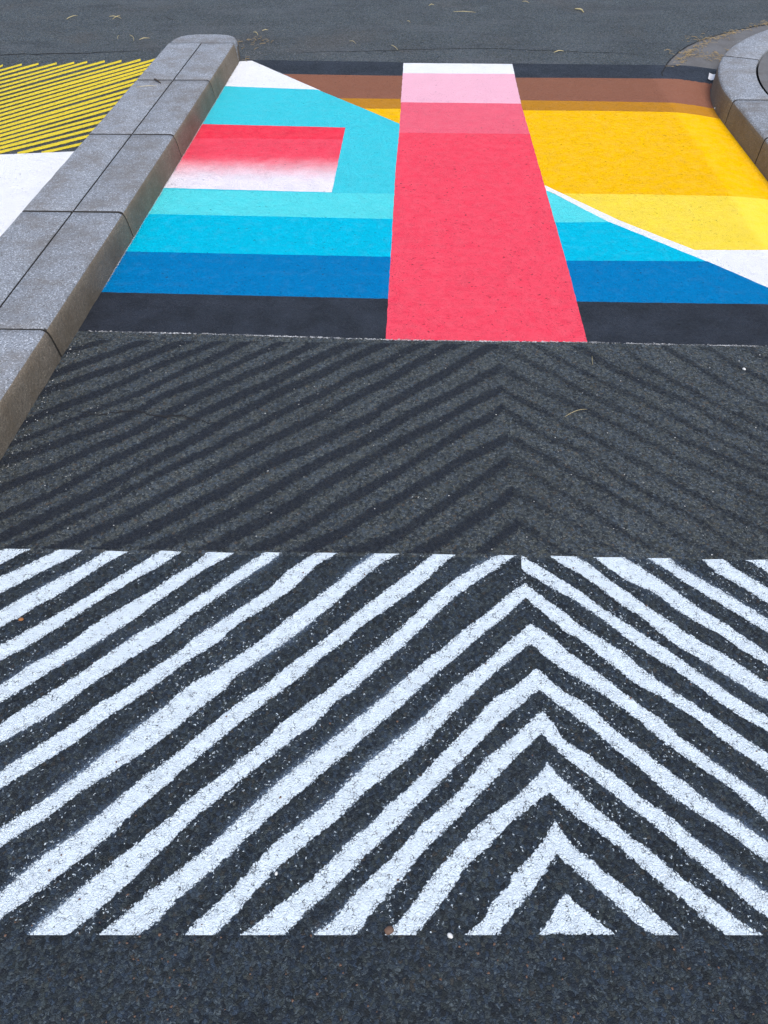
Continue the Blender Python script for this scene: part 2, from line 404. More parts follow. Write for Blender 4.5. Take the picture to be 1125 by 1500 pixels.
# rounded nose stone closing the far end
def nose():
    pts = []
    n = 22; cx, hw, y0, dep = -1.556, 0.243, 6.09+gp, 0.235
    for k in range(n+1):
        a = math.pi*k/n; ca, sa = math.cos(a), math.sin(a); e = 0.62
        pts.append((cx + hw*math.copysign(abs(ca)**e, ca), y0 + dep*abs(sa)**0.8))
    vv = []; lev = [(-0.06, 1.0), (0.0, 1.0), (KH-0.03, 0.985), (KH-0.01, 0.965), (KH, 0.92)]
    for z, s in lev:
        for x, y in pts: vv.append((cx+(x-cx)*s, y0+(y-y0)*s, z))
    m_ = n+1; ff = []; mi = []
    for l in range(len(lev)-1):
        for i in range(n): ff.append((l*m_+i, l*m_+i+1, (l+1)*m_+i+1, (l+1)*m_+i)); mi.append(1 if l < 2 else 0)
        ff.append((l*m_+n, l*m_, (l+1)*m_, (l+1)*m_+n)); mi.append(0)
    ff.append(tuple((len(lev)-1)*m_+i for i in range(m_))); mi.append(0)
    me = mesh('kerb_stone', vv, ff); o = link('kerb_stone', me, [M['stone_top'], M['stone_face']])
    me.polygons.foreach_set('material_index', mi)
    bm = bmesh.new(); bm.from_mesh(me); bmesh.ops.recalc_face_normals(bm, faces=bm.faces); bm.to_mesh(me); bm.free()
    return o
o = adopt(nose(), kerb); o['label'] = 'rounded end block closing the kerb'
def box(name, x0, x1, y0, y1, z0, z1, mt):
    vv = [(x, y, z) for z in (z0, z1) for y in (y0, y1) for x in (x0, x1)]
    return link(name, mesh(name, vv, [(0, 2, 3, 1), (4, 5, 7, 6), (0, 1, 5, 4), (2, 6, 7, 3), (0, 4, 6, 2), (1, 3, 7, 5)]), mt)
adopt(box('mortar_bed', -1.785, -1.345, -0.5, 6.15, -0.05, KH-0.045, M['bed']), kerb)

# curved kerb on the other side
ckerb = empty('curved_stone_kerb', (1.9, 5.0, 0))
tag(ckerb, 'curved stone kerb turning the corner beside the yellow paint', 'kerb')
WID = 0.236
def arc_pt(s, off):
    """s = distance along the kerb base from the start of the bend (negative on the straight); off = metres behind the face"""
    if s <= 0: return (KX+off, ARC_Y+s)
    a = s/ARC_R; r = ARC_R-off
    return (KX+ARC_R-r*math.cos(a), ARC_Y+r*math.sin(a))
def curved_stone(s0, s1):
    m0 = max(4, int((s1-s0)/0.06)); st = [s0, s0+0.004] + [s0+(s1-s0)*k/m0 for k in range(1, m0)] + [s1-0.004, s1]; n = len(st)-1; rings = []
    for k in range(n+1):
        s = st[k]; end = k in (0, n); zt = KH-(0.003 if end else 0); R = 0.022
        j = (random.random()-.5)*0.004
        pr = [(0, -0.08), (0, 0.0), (0.006+j*.3, zt-R-0.01)] + [(0.008+R-R*math.cos(a)+j*.5, zt-R+R*math.sin(a)) for a in [math.radians(x) for x in (20, 45, 68, 90)]]
        pr += [(WID*.5, zt), (WID-0.006, zt), (WID, zt-0.006), (WID, -0.08)]
        rings.append([(*arc_pt(s, off), z) for off, z in pr])
    m_ = len(rings[0]); vv = [v for r in rings for v in r]; ff = []; mi = []
    for k in range(n):
        for i in range(m_-1): a = k*m_+i; ff.append((a, a+1, a+m_+1, a+m_)); mi.append(1 if i < 3 else 0)
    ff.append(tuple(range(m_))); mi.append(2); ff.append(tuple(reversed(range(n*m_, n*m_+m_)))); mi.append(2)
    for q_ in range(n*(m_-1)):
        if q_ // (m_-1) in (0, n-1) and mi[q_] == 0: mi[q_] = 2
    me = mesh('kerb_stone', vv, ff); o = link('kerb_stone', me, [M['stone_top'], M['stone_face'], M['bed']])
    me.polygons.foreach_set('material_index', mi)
    for pl in me.polygons:
        if len(pl.vertices) == 4: pl.use_smooth = True
    bm = bmesh.new(); bm.from_mesh(me); bmesh.ops.recalc_face_normals(bm, faces=bm.faces); bm.to_mesh(me); bm.free()
    return o
for a, b in zip([-2.95, -1.65, -0.68, -0.08, 0.84, 1.80, 2.75], [-1.65, -0.68, -0.08, 0.84, 1.80, 2.75, 3.10]):
    adopt(curved_stone(a+gp, b-gp), ckerb)
ss = [-2.9+0.1*i for i in range(60)]
vv = [(*arc_pt(s, off), KH-0.045) for s in ss for off in (0.03, WID-0.02)]
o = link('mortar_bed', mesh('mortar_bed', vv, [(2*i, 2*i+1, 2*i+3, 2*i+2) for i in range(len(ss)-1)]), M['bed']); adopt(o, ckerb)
# paved corner behind it
vv = [(*arc_pt(s, WID+0.012), KH-0.004) for s in ss] + [(12, ARC_Y+ARC_R, KH-0.004), (12, 2.1, KH-0.004)]
fp = struct(link('footpath', mesh('footpath', vv, [tuple(range(len(vv)))]), M['concrete']))
tag(fp, 'grey paved footpath corner behind the curved kerb', kind='structure')

# ------------------------------------------------------------------ flat painted fields
def jitter_poly(pts, step=0.03, amp=0.0012):
    out = []
    for a, b in zip(pts, pts[1:]+pts[:1]):
        a = np.array(a); b = np.array(b); L = np.linalg.norm(b-a); n = max(1, int(L/step))
        nrm = np.array([-(b-a)[1], (b-a)[0]])/max(L, 1e-6)
        for k in range(n): out.append(a+(b-a)*k/n + nrm*(random.random()-.5)*2*amp*(1 if k else 0))
    return out
layer = [0]
def lift():
    layer[0] += 1; return 0.0008 + 0.000012*layer[0]
mural = empty('street_mural', (0.2, 4.2, 0))
tag(mural, 'multicoloured geometric mural of flat painted bands on the road beside the stone kerb', 'mural')
def field(name, mt, px, label=None, parent=None, world=False):
    pts = [np.array(q) for q in px] if world else [G(*q) for q in px]
    pts = jitter_poly([tuple(q) for q in pts]); z = lift()
    o = link(name, mesh(name, [(q[0], q[1], z) for q in pts], [tuple(range(len(pts)))]), mt)
    if o.data.polygons[0].normal.z < 0: o.data.flip_normals()
    if parent is None: adopt(o, mural)
    if label: o['label'] = label
    return o
def band(name, mt, top, bot, label=None):
    """band that runs on over the channel to the kerb: two edges given left to right in pixels"""
    T = [G(*q) for q in top]; B = [G(*q) for q in bot]; z0 = lift()
    def run(L):
        # extend the last point straight to the kerb face, in plan
        a, b = L[-2], L[-1]; d = (b-a)/max(np.linalg.norm(b-a), 1e-6); b = b.copy(); g = 0
        while kerb_dist(*b) > -0.02 and g < 400: b = b+d*0.01; g += 1
        while kerb_dist(*b) < -0.025 and g < 800: b = b-d*0.005; g += 1
        L = L[:-1]+[b]
        seg = [0]; 
        for p_, q_ in zip(L, L[1:]): seg.append(seg[-1]+np.linalg.norm(q_-p_))
        out = []; n = 70
        for k in range(n+1):
            s = seg[-1]*k/n
            i = max(j for j in range(len(seg)-1) if seg[j] <= s+1e-9); u = (s-seg[i])/max(seg[i+1]-seg[i], 1e-9)
            out.append(L[i]+(L[i+1]-L[i])*u)
        return out
    T, B = run(T), run(B); vv = []; ff = []
    for a, b in zip(T, B):
        ja, jb = (random.random()-.5)*.0024, (random.random()-.5)*.0024
        for k in range(5):
            q = a+(b-a)*k/4; yy = q[1]+(ja if k == 0 else jb if k == 4 else 0); vv.append((q[0], yy, zg(q[0], q[1])+z0))
    for i in range(len(T)-1):
        for k in range(4): a = i*5+k; ff.append((a, a+5, a+6, a+1))
    o = link(name, mesh(name, vv, ff, True), mt)
    if o.data.polygons[0].normal.z < 0: o.data.flip_normals()
    adopt(o, mural)
    if label: o['label'] = label
    return o
KB = -1.325        # left fields run to the kerb's base
def kl(y):         # pixel on the kerb base line at photo row y
    lo, hi = -200.0, 700.0
    for _ in range(40):
        mid = (lo+hi)/2
        if G(mid, y)[0] < KB: lo = mid
        else: hi = mid
    return (lo, y)
def redl(y): return (590.5 - 25.5*(y-93)/405.0, y)
RL = lambda y, over=4: (redl(y)[0]+over, y)
# ---- left of the red bar
field('navy_band', M['navy'], [kl(84), (372, 88), (565, 90.5), RL(92), RL(115), (430, 113), (369, 89)], 'thin black band along the far edge')
field('brown_band', M['brown'], [(408, 108.5), (565, 111), RL(111), RL(147), (490, 146)], 'brown wedge')
field('mustard_band', M['mustard'], [(486, 144), RL(145), RL(161), (525, 161)], 'mustard sliver')
field('gold_band', M['gold'], [(524, 159.5), RL(159.5), RL(190), (560, 186)], 'small golden yellow wedge')
field('white_wedge', M['white'], [kl(126), kl(92), (352, 90), (369, 89), (470, 133)], 'white wedge at the tip')
field('navy_band', M['navy'], [kl(427), RL(437), RL(498.5), (565, 497), (300, 489), (118, 485), kl(485)], 'black band beside the dark chevrons')
field('blue_band', M['blue'], [kl(367), RL(375.5), RL(438), kl(428)], 'deep blue band')
field('cyan_band', M['cyan'], [kl(312), RL(320), RL(376.5), kl(368.5)], 'bright cyan band')
field('aqua_band', M['aqua'], [kl(274), (488, 281), RL(283), RL(321), kl(313.5)], 'pale aqua band')
field('turquoise_field', M['turquoise'], [kl(126), (331, 126.5), (465, 131.5), (525, 156), RL(183), RL(284), (487, 283), (300, 279), kl(277)], 'turquoise field around the red square')
M['fade'] = mat_field('red_to_white_fade', FC['red'], pits=.4, gradient=((0.80, 0.75, 0.80), G(380, 268)[1], G(380, 226)[1], (0.83, 0.050, 0.085), G(400, 204)[1]), mottle=0.1)
field('faded_square', M['fade'], [kl(182), (298, 182), (506, 187), (486, 282), (244, 275.5), kl(275)], 'square fading from red to white')
# ---- right of the red bar
def redr(y): return (750 + 110*(y-94)/407.0, y)
RR = lambda y, over=-5: (redr(y)[0]+over, y)
band('navy_band', M['navy'], [RR(93), (870, 94.5), (987, 95.5), (1025, 97)], [RR(115), (870, 115.5), (987, 116.5), (1025, 118)], 'thin black band by the gutter')
band('brown_band', M['brown'], [RR(114), (870, 114.5), (987, 115.5), (1025, 117)], [RR(148.5), (870, 149.5), (985, 151.5), (1025, 153.5)], 'brown band')
band('mustard_band', M['mustard'], [RR(147), (870, 148.5), (985, 150.5), (1025, 152.5)], [RR(164), (870, 164), (985, 166), (1025, 168.5)], 'mustard band')
band('lemon_band', M['lemon'], [(812, 281), (1062, 286.5), (1120, 288)], [(1000, 368), (1090, 368), (1120, 368)], 'pale lemon yellow band')
band('gold_band', M['gold'], [RR(162), (870, 162.5), (985, 164.5), (1025, 167)], [RR(283.5), (940, 285), (1062, 287.5), (1120, 289)], 'golden yellow band')
o = band('white_band', M['white'], [(1010, 366.5), (1090, 366.5), (1120, 366.5)], [(1028, 381), (1085, 404), (1122, 421)], 'white wedge under the lemon band')
field('white_stripe', M['white'], [RR(271), (800, 272.5), (821, 282.5), (906, 322.5), (1019, 367), (1050, 380), (1060, 393), (1030, 381.5), (891, 325.5), (806, 281), RR(278)], 'thin white diagonal stripe')
rx = kerb_x(3)+0.01
wa, wb = G(804, 280.5), G(1125, 422)
q = lambda t_: tuple(wa+(wb-wa)*t_)
field('aqua_wedge', M['aqua'], [RR(278), (804, 280.5), (893, 326), RR(327.5)], 'pale aqua wedge')
field('cyan_wedge', M['cyan'], [RR(326), (893, 325.5), (1037, 384), RR(383.5)], 'bright cyan wedge')
bw = [tuple(G(*RR(382))), tuple(G(1036, 383))] + [tuple(G(1125, 421.5)), (kerb_x(2.8)+.01, G(1125, 421.5)[1]-0.16), (kerb_x(2.8)+.01, G(1125, 447)[1]), tuple(G(1125, 447)), tuple(G(*RR(443.5)))]
field('blue_wedge', M['blue'], bw, 'deep blue wedge', world=True)
nb = [tuple(G(*RR(442))), tuple(G(1125, 446)), (kerb_x(2.5)+.01, G(1125, 446)[1]), (kerb_x(2.5)+.01, G(1125, 506)[1]), tuple(G(1125, 506.5)), tuple(G(*RR(502)))]
field('navy_band', M['navy'], nb, 'black band right of the red bar', world=True)
# ---- the red bar itself
field('white_block', M['white'], [(591, 92.5), (750.5, 94), (754, 110), (590, 109)], 'white end of the red bar')
field('pink_block', M['pink'], [(590, 107.5), (753.5, 108.5), (763.5, 153), (587, 151)], 'pale pink block of the red bar')
field('rose_block', M['rose'], [(587.5, 150), (763, 152), (776.5, 198), (584.5, 196)], 'rose block of the red bar')
field('red_bar', M['red'], [(584.8, 194.5), (776, 196.5), (797, 270), (829, 382), (860.5, 501.5), (700, 499.5), (565, 498), (574, 350), (579.5, 250)], 'long red bar')

# ------------------------------------------------------------------ sprayed stripes
CR = dict(W1=(0, 790), W2=(280, 790), W3=(560, 790), W4=(825, 790), B1=(0, 1080), B2=(280, 1080), B3=(560, 1080), B4=(825, 1080),
          D1=(0, 480), D2=(280, 480), D3=(560, 480), D4=(825, 480), E1=(0, 640), E2=(280, 640), E3=(560, 640), E4=(825, 640))
def px(s):
    """'W1 0,205 100,160 W2 ...' -> photo pixels, left to right"""
    out = []; o = (0, 0); k = 300/1125.0
    for w_ in s.split():
        if w_ in CR: o = CR[w_]
        else: a, b = map(float, w_.split(',')); out.append((o[0]+a*k, o[1]+b*k))
    out.sort(); r = [out[0]]
    for q_ in out[1:]:
        if q_[0]-r[-1][0] > 5: r.append(q_)
    if r[-1] != out[-1]: r[-1] = out[-1]
    return r
def plan(s): return [G(*q_) for q_ in (px(s) if isinstance(s, str) else s)]
def resample(L, n):
    seg = [0.0]
    for a, b in zip(L, L[1:]): seg.append(seg[-1]+float(np.linalg.norm(b-a)))
    xs_ = np.linspace(0, seg[-1], n); A = np.array(L)
    return np.stack([np.interp(xs_, seg, A[:, 0]), np.interp(xs_, seg, A[:, 1])], 1)
TOP = lambda x: 1.4345 + 0.0182*(x+0.0)
BOT = lambda x: 0.4645 + 0.041*(x+0.0)
def extend(U, L, at_end, dist):
    """carry both edges of a stripe on past the picture's border"""
    for E_ in (U, L):
        if at_end: d = E_[-1]-E_[max(0, len(E_)-3)]
        else: d = E_[0]-E_[min(len(E_)-1, 2)]
        d = d/np.linalg.norm(d); e = E_[-1] if at_end else E_[0]; ds = dist
        if d[1] < 0: ds = min(ds, max(0.01, (e[1]-BOT(e[0]))/(-d[1]+0.04*d[0]+1e-6)))
        q_ = e+d*ds
        if at_end: E_.append(q_)
        else: E_.insert(0, q_)
def stripe_mesh(name, halves, margin, mist, clampy=None, z=None, step=0.022):
    """halves: [(upper, lower)] joined at the apex; five verts across carry 'rim' and 'mist'"""
    U = []; Lw = []
    for i, (u, l) in enumerate(halves):
        n = max(4, int(sum(np.linalg.norm(b-a) for a, b in zip(u, u[1:]))/step))
        a, b = resample(u, n), resample(l, n)
        if i: a, b = a[1:], b[1:]
        U.append(a); Lw.append(b)
    U = np.concatenate(U); Lw = np.concatenate(Lw); n = len(U)
    C = (U+Lw)/2; W_ = np.linalg.norm(U-Lw, axis=1)
    def out(E_, sgn):
        T = np.gradient(E_, axis=0); T /= np.linalg.norm(T, axis=1)[:, None]+1e-9
        N = np.stack([-T[:, 1], T[:, 0]], 1)*sgn
        return E_+N*margin
    UO, LO = out(U, 1), out(Lw, -1)
    Tc = np.gradient(C, axis=0); Tc /= np.linalg.norm(Tc, axis=1)[:, None]+1e-9
    perp = np.abs((U-Lw)[:, 0]*-Tc[:, 1]+(U-Lw)[:, 1]*Tc[:, 0])
    z = lift() if z is None else z
    vv = []; rim = []; mi = []
    ph = random.random()*50
    for i in range(n):
        up = mist[0]*max(0, mnoise.noise(Vector((C[i][0]*3.1+ph, C[i][1]*3.1, 0.3)))*2.2-0.15)
        lw = mist[1]*max(0, mnoise.noise(Vector((C[i][0]*3.1+ph, C[i][1]*3.1, 7.3)))*2.2-0.2)
        for P_, r_, m_ in ((UO[i], -margin, up), (U[i], 0, up), (C[i], perp[i]/2, 0), (Lw[i], 0, lw), (LO[i], -margin, lw)):
            x, y = P_
            if clampy: y = min(max(y, BOT(x)), TOP(x))
            vv.append((x, y, z)); rim.append(r_); mi.append(min(1, m_))
    ff = [(i*5+k, i*5+k+1, i*5+k+6, i*5+k+5) for i in range(n-1) for k in range(4)]
    me = mesh(name, vv, ff)
    for nm, data in (('rim', rim), ('mist', mi)):
        at = me.attributes.new(nm, 'FLOAT', 'POINT'); at.data.foreach_set('value', [float(v) for v in data])
    if sum(p_.normal.z for p_ in me.polygons) < 0: me.flip_normals()
    return me

wch = empty('white_chevrons', (0.2, 0.95, 0))
tag(wch, 'hand sprayed white chevron stripes on dark asphalt, pointing towards the mural', 'road marking')
WL = {  # left arms: upper edge, lower edge
 'S0': ("W1 0,60 40,48 172,48", "W1 0,140 90,95 174,52"),
 'S1': ("W1 0,205 100,160 200,115 320,57", "W1 0,300 120,240 270,160 380,110 455,61"),
 'S2': ("W1 0,390 120,320 280,235 440,150 580,64", "W1 0,487 120,425 200,370 330,305 430,235 560,150 705,69"),
 'S3': ("W1 0,580 150,500 330,400 500,300 650,205 770,130 880,62", "W1 0,665 140,600 330,480 500,370 650,280 800,190 880,150 1000,70"),
 'S4': ("W1 0,800 160,690 350,590 480,490 650,385 850,270 1000,170 1125,95 W2 0,145 90,71", "W1 0,905 180,790 340,690 430,640 600,530 720,455 900,320 1060,235 W2 0,220 100,155 180,110 240,76"),
 'S5': ("W1 0,1015 100,945 250,855 400,760 560,650 750,520 880,450 1000,370 W2 0,335 130,255 280,150 400,72", "W1 0,1125 120,1055 250,985 400,880 560,760 700,670 850,580 1000,470 W2 0,420 150,320 300,215 430,130 495,75"),
 'S6': ("B1 0,190 100,115 W1 230,1120 400,1010 550,895 700,810 850,700 1000,610 W2 0,550 150,455 300,355 430,270 520,180 640,95 690,72", "B1 0,290 150,195 280,115 W1 410,1125 580,990 750,880 900,770 W2 0,660 160,560 240,480 380,395 540,290 620,215 690,145 810,77"),
 'S7': ("B1 0,495 180,385 330,280 500,150 W1 700,1080 900,920 1000,830 W2 0,790 130,720 300,610 430,515 560,410 700,310 820,220 900,150 1010,77", "B1 0,610 150,510 280,430 450,300 600,205 800,80 W1 870,1115 1000,1015 W2 0,970 100,890 180,830 250,750 400,650 560,540 700,430 850,300 950,210 W3 0,130 95,80"),
 'S8': ("B1 0,850 150,720 280,620 430,515 600,380 720,270 900,140 1040,30 W2 0,1100 150,980 280,880 430,780 550,680 700,570 830,470 930,380 W3 0,295 130,195 200,140 280,82", "B1 0,1000 150,900 330,760 500,630 600,550 720,430 900,280 1000,190 W2 130,1125 280,1000 400,910 560,790 700,670 850,560 960,460 W3 0,405 130,315 250,220 340,130 405,86"),
 'S9': ("B1 150,1088 290,960 400,870 550,740 700,620 850,500 950,420 B2 0,330 160,210 280,110 W2 400,1110 500,1000 600,930 750,820 850,740 970,630 W3 0,575 130,460 280,310 400,215 530,140 640,80", "B1 370,1094 500,990 640,870 720,800 830,680 940,580 B2 0,465 150,340 300,220 450,100 W2 560,1100 680,1020 800,890 900,830 1000,730 W3 0,690 130,580 260,450 400,320 520,235 640,155 740,88"),
 'S10': ("B1 530,1088 680,975 830,840 950,750 B2 0,670 130,570 200,500 320,390 430,285 600,145 750,30 W2 900,990 1030,890 W3 0,870 100,780 210,690 350,580 440,500 580,400 680,310 785,241", "B1 770,1092 870,1010 980,890 B2 0,835 150,710 220,640 300,560 450,430 600,310 720,200 850,100 W2 930,1115 W3 0,1010 130,900 260,770 400,660 530,540 650,450 787,325"),
 'S11': ("B2 -40,1088 0,1040 100,940 230,830 350,690 430,600 560,500 700,400 850,260 960,150 W3 60,1110 200,1000 300,900 400,800 560,680 680,570 812,465", "B2 140,1090 280,940 380,820 480,715 640,590 800,460 950,310 B3 75,180 W3 250,1110 350,1000 450,900 560,790 650,710 740,640 818,575"),
 'S12': ("B2 270,1088 380,1000 520,890 640,800 760,680 850,580 960,500 1060,400 B3 75,330 150,270 300,110 W3 380,1120 500,1000 600,880 720,810 846,705", "B2 520,1090 640,960 760,860 880,740 960,650 B3 75,505 200,370 300,270 400,170 W3 540,1120 640,1010 750,920 860,828"),
 'S13': ("B2 670,1088 800,980 900,850 1000,750 B3 75,635 200,490 330,380 440,270 560,120 640,60 W3 690,1110 780,1020 875,945", "B2 905,1090 1000,960 B3 75,820 200,660 350,510 480,380 600,250 720,130 W3 876,1072"),
 'S14': ("B3 15,1090 130,960 250,790 340,680 440,570 560,450 700,350 790,270 880,180 906,140", "B3 185,1094 300,950 400,820 470,700 580,610 720,460 800,400 918,308"),
 'S15': ("B3 455,1090 560,990 590,920 680,830 720,740 800,660 880,570 946,456", "B3 632,1094 720,970 800,880 870,780 930,690 961,648"),
 'S16': ("B3 850,1085 900,1030 950,930 1006,850", "B3 860,1096 900,1097 950,1098 1006,1099"),
}
WR = {
 'R4': ("W4 1125,112 1290,112", "W4 1003,116 1080,160 1125,185 1290,290"),
 'R5': ("W4 880,110 960,170 1050,220 1125,270", "W4 760,113 830,180 930,235 1030,295 1125,360"),
 'R6': ("W4 590,105 650,160 750,215 880,290 1000,360 1125,440", "W4 462,105 560,165 650,230 740,285 850,350 1000,440 1125,520"),
 'R7': ("W4 340,100 450,170 560,240 700,345 800,410 900,470 1000,540 1125,625", "W4 163,100 250,165 350,230 500,295 600,375 700,440 850,520 950,590 1125,700"),
 'R8': ("W4 70,96 150,140 250,220 350,290 450,360 600,460 750,560 900,640 1000,710 1125,790", "W4 -80,92 0,145 100,200 200,270 300,350 400,410 500,490 620,590 750,660 850,720 950,790 1050,850 1125,890"),
 'R9': ("W3 762,84 850,140 1000,230 W4 131,310 200,370 300,430 400,495 560,595 700,700 850,800 1000,900 1125,970", "W3 765,172 850,220 960,290 1060,340 W4 131,385 250,470 350,550 480,640 560,690 700,780 800,860 900,930 1000,990 1125,1060"),
 'R10': ("W3 785,241 880,315 1000,400 W4 100,480 200,540 300,600 400,680 500,760 600,830 720,900 840,985 950,1060 B4 1005,5 1125,85", "W3 787,325 900,420 1000,510 W4 100,560 200,640 300,720 400,800 500,850 620,920 740,1000 800,1050 B4 860,5 960,80 1060,150 1125,190"),
 'R11': ("W3 812,465 880,500 960,555 W4 0,595 100,670 200,740 320,830 450,930 550,1000 B4 650,5 760,80 900,185 1000,250 1125,345", "W3 818,575 900,650 W4 0,720 120,790 250,880 350,950 420,1000 500,1080 B4 620,80 700,130 800,200 900,270 1000,350 1125,465"),
 'R12': ("W3 846,705 920,770 1000,840 W4 131,905 200,970 300,1060 B4 340,3 450,80 540,150 650,230 750,310 850,390 950,450 1060,530 1125,575", "W3 860,828 940,890 W4 0,930 131,1025 B4 210,3 300,80 400,155 480,230 600,330 720,410 850,490 950,560 1040,630 1125,695"),
 'R13': ("W3 875,945 950,1015 B4 0,15 100,70 200,150 300,210 400,310 520,390 620,460 720,550 850,650 950,740 1060,810 1125,865", "W3 876,1072 B4 0,110 150,220 250,300 350,380 480,470 600,570 700,660 800,740 900,820 1000,910 1125,1000"),
 'R14': ("B3 906,140 980,220 B4 60,280 130,350 250,440 350,530 450,600 550,680 650,770 750,840 850,910 950,990 1095,1090", "B3 918,308 1000,385 B4 100,460 200,530 320,620 420,710 520,790 620,870 720,950 800,1020 895,1096"),
 'R15': ("B3 946,456 1000,535 B4 60,600 130,650 230,740 330,810 420,890 520,970 634,1090", "B3 961,648 1000,690 B4 100,760 200,850 300,930 380,1010 440,1060 500,1096"),
 'R16': ("B3 1006,850 B4 60,900 130,960 200,1010 240,1050 285,1082", "B3 1006,1099 B4 60,1097 130,1097 200,1097 240,1097 290,1096"),
}
for k in range(17):
    u, l = map(plan, WL['S%d' % k])
    if k <= 8: extend(u, l, False, 0.45)
    halves = [(u, l)]
    if k >= 10:
        u2, l2 = map(plan, WR['R%d' % k])
        if k <= 13: extend(u2, l2, True, 0.5)
        halves.append((u2, l2))
    me = stripe_mesh('stripe', halves, 0.034, (1.0 if k in (4, 7, 9, 10, 11, 12, 13, 14) else 0.55, 0.7 if k in (4, 5, 7, 8) else 0.2), True)
    adopt(link('stripe', me, M['white_spray']), wch)
for k in range(4, 10):
    u, l = map(plan, WR['R%d' % k])
    if k > 4: extend(u, l, True, 0.5)
    adopt(link('stripe', stripe_mesh('stripe', [(u, l)], 0.034, (0.35, 0.9 if k == 6 else 0.4), True), M['white_spray']), wch)

# ---- dark chevrons between the two taped lines: centre lines and widths (pixels)
dch = empty('dark_chevrons', (0.2, 2.0, 0))
tag(dch, 'faint blue-black chevron stripes on bare grey asphalt between mural and white chevrons', 'road marking')
DK = [  # left arm, width at left / right (crop px, vertical), right arm
 ("D1 390,125 500,95 620,55 720,24", 34, 34, None),
 ("D1 300,255 450,200 600,150 750,90 885,45", 52, 40, None),
 ("D1 230,355 400,300 560,245 700,200 850,140 1000,80 1110,48", 50, 46, None),
 ("D1 130,530 250,470 400,415 560,355 700,290 850,220 980,165 D2 75,110 200,55", 52, 42, None),
 ("D1 100,625 250,570 420,500 560,440 700,390 850,320 960,265 D2 75,190 200,130 345,62", 38, 46, None),
 ("D1 30,735 200,680 350,625 500,570 650,510 760,460 900,375 1000,335 D2 75,290 200,225 330,160 450,105 550,60", 62, 42, None),
 ("E1 0,290 100,245 250,190 400,120 550,50 D1 680,600 800,540 900,480 1000,430 D2 75,365 200,310 330,250 450,200 560,150 720,66", 58, 48, None),
 ("E1 0,440 150,375 300,310 450,230 550,160 700,90 D1 860,610 1000,540 D2 75,465 200,410 330,345 450,300 600,220 750,145 920,72", 52, 62, None),
 ("E1 0,560 100,510 250,440 400,370 550,300 700,215 850,130 1000,50 D2 75,580 200,510 330,440 500,350 640,290 800,210 950,140 1100,70", 74, 56, None),
 ("E1 85,600 250,530 400,455 550,385 700,300 850,220 1000,140 D2 75,690 200,620 330,560 450,490 600,420 750,350 900,265 1050,205 D3 75,160 150,120 260,72", 50, 52, None),
 ("E1 330,605 500,530 650,460 800,380 950,300 E2 75,215 200,145 330,80 D2 450,610 600,540 750,470 850,410 1000,330 D3 0,310 75,265 200,190 330,120 440,76", 70, 58, "D4 60,95 200,180 350,260 500,330 700,420 900,530 1125,640"),
 ("E1 590,615 750,540 900,470 1050,390 E2 75,345 200,290 330,210 450,140 600,80 D2 760,600 880,540 1000,490 D3 0,440 75,400 200,330 330,260 450,185 580,110 640,92", 84, 60, "D3 640,92 720,140 830,200 950,260 1060,330 D4 131,365 300,440 500,540 700,640 E4 900,120 1125,230"),
 ("E1 850,615 1000,550 E2 75,490 200,430 330,360 450,290 600,200 750,120 900,50 D3 0,570 75,520 200,450 330,390 450,330 550,270 648,225", 88, 56, "D3 648,225 720,260 800,300 900,360 1000,400 D4 131,455 300,540 450,620 E4 600,100 750,170 900,240 1125,350"),
 ("E2 120,610 250,540 400,460 550,380 700,280 850,200 1000,120 D3 75,640 150,600 300,530 450,440 560,380 660,335", 88, 60, "D3 660,335 700,370 800,420 900,470 1000,540 D4 131,585 250,650 E4 380,120 600,250 750,330 900,420 1125,530"),
 ("E2 370,615 500,560 650,480 800,380 950,300 E3 75,200 200,120 D3 330,640 450,565 600,490 660,440", 76, 62, "D3 660,440 720,490 800,540 900,600 1000,640 E4 131,90 250,180 400,280 550,360 700,430 800,500 950,600 1030,655"),
 ("E2 640,610 800,540 950,440 E3 75,350 200,270 330,200 450,120 560,70 690,5", 84, 66, "E3 690,5 800,60 900,110 1000,170 E4 131,235 300,340 450,420 600,530 750,610 860,655"),
 ("E2 950,615 E3 0,580 75,545 200,470 330,380 450,300 560,220 692,128", 90, 66, "E3 692,128 760,160 850,220 950,290 E4 131,395 300,510 450,590 560,650"),
 ("E3 215,632 330,570 450,490 560,420 715,310", 100, 80, "E3 715,300 850,370 1000,450 E4 131,530 300,640"),
 ("E3 545,635 640,560 746,478", 80, 84, "E3 746,465 830,530 920,590 1010,642"),
]
NTOP = lambda x: 2.497 + 0.010*x
def dark(line, w0, w1, mt, e0=0.0, e1=0.0):
    c = px(line); n = len(c); xs0, xs1 = c[0][0], c[-1][0]; k = 300/1125.0
    up = []; dn = []
    for (x, y) in c:
        w_ = (w0+(w1-w0)*(x-xs0)/max(1, xs1-xs0))*k*0.5*0.87
        up.append((x, y-w_)); dn.append((x, y+w_))
    U = [G(*q_) for q_ in up]; L = [G(*q_) for q_ in dn]
    if xs0 < 3: extend(U, L, False, 0.2)
    elif e0: extend(U, L, False, e0)
    if xs1 > 1120: extend(U, L, True, 0.35)
    elif e1: extend(U, L, True, e1)
    me = stripe_mesh('stripe', [(U, L)], 0.010, (0, 0), None)
    for v in me.vertices:
        v.co.y = min(max(v.co.y, TOP(v.co.x)+0.002), NTOP(v.co.x)); v.co.x = max(v.co.x, -1.318)
    return adopt(link('stripe', me, mt), dch)
for i, (a, w0, w1, b) in enumerate(DK):
    dark(a, w0, w1, M['dark_spray'], 0.10, 0.07 if i <= 10 else 0)
    if b: dark(b, 52, 40, M['faint_spray'], 0.06 if i == 10 else 0, 0.08)
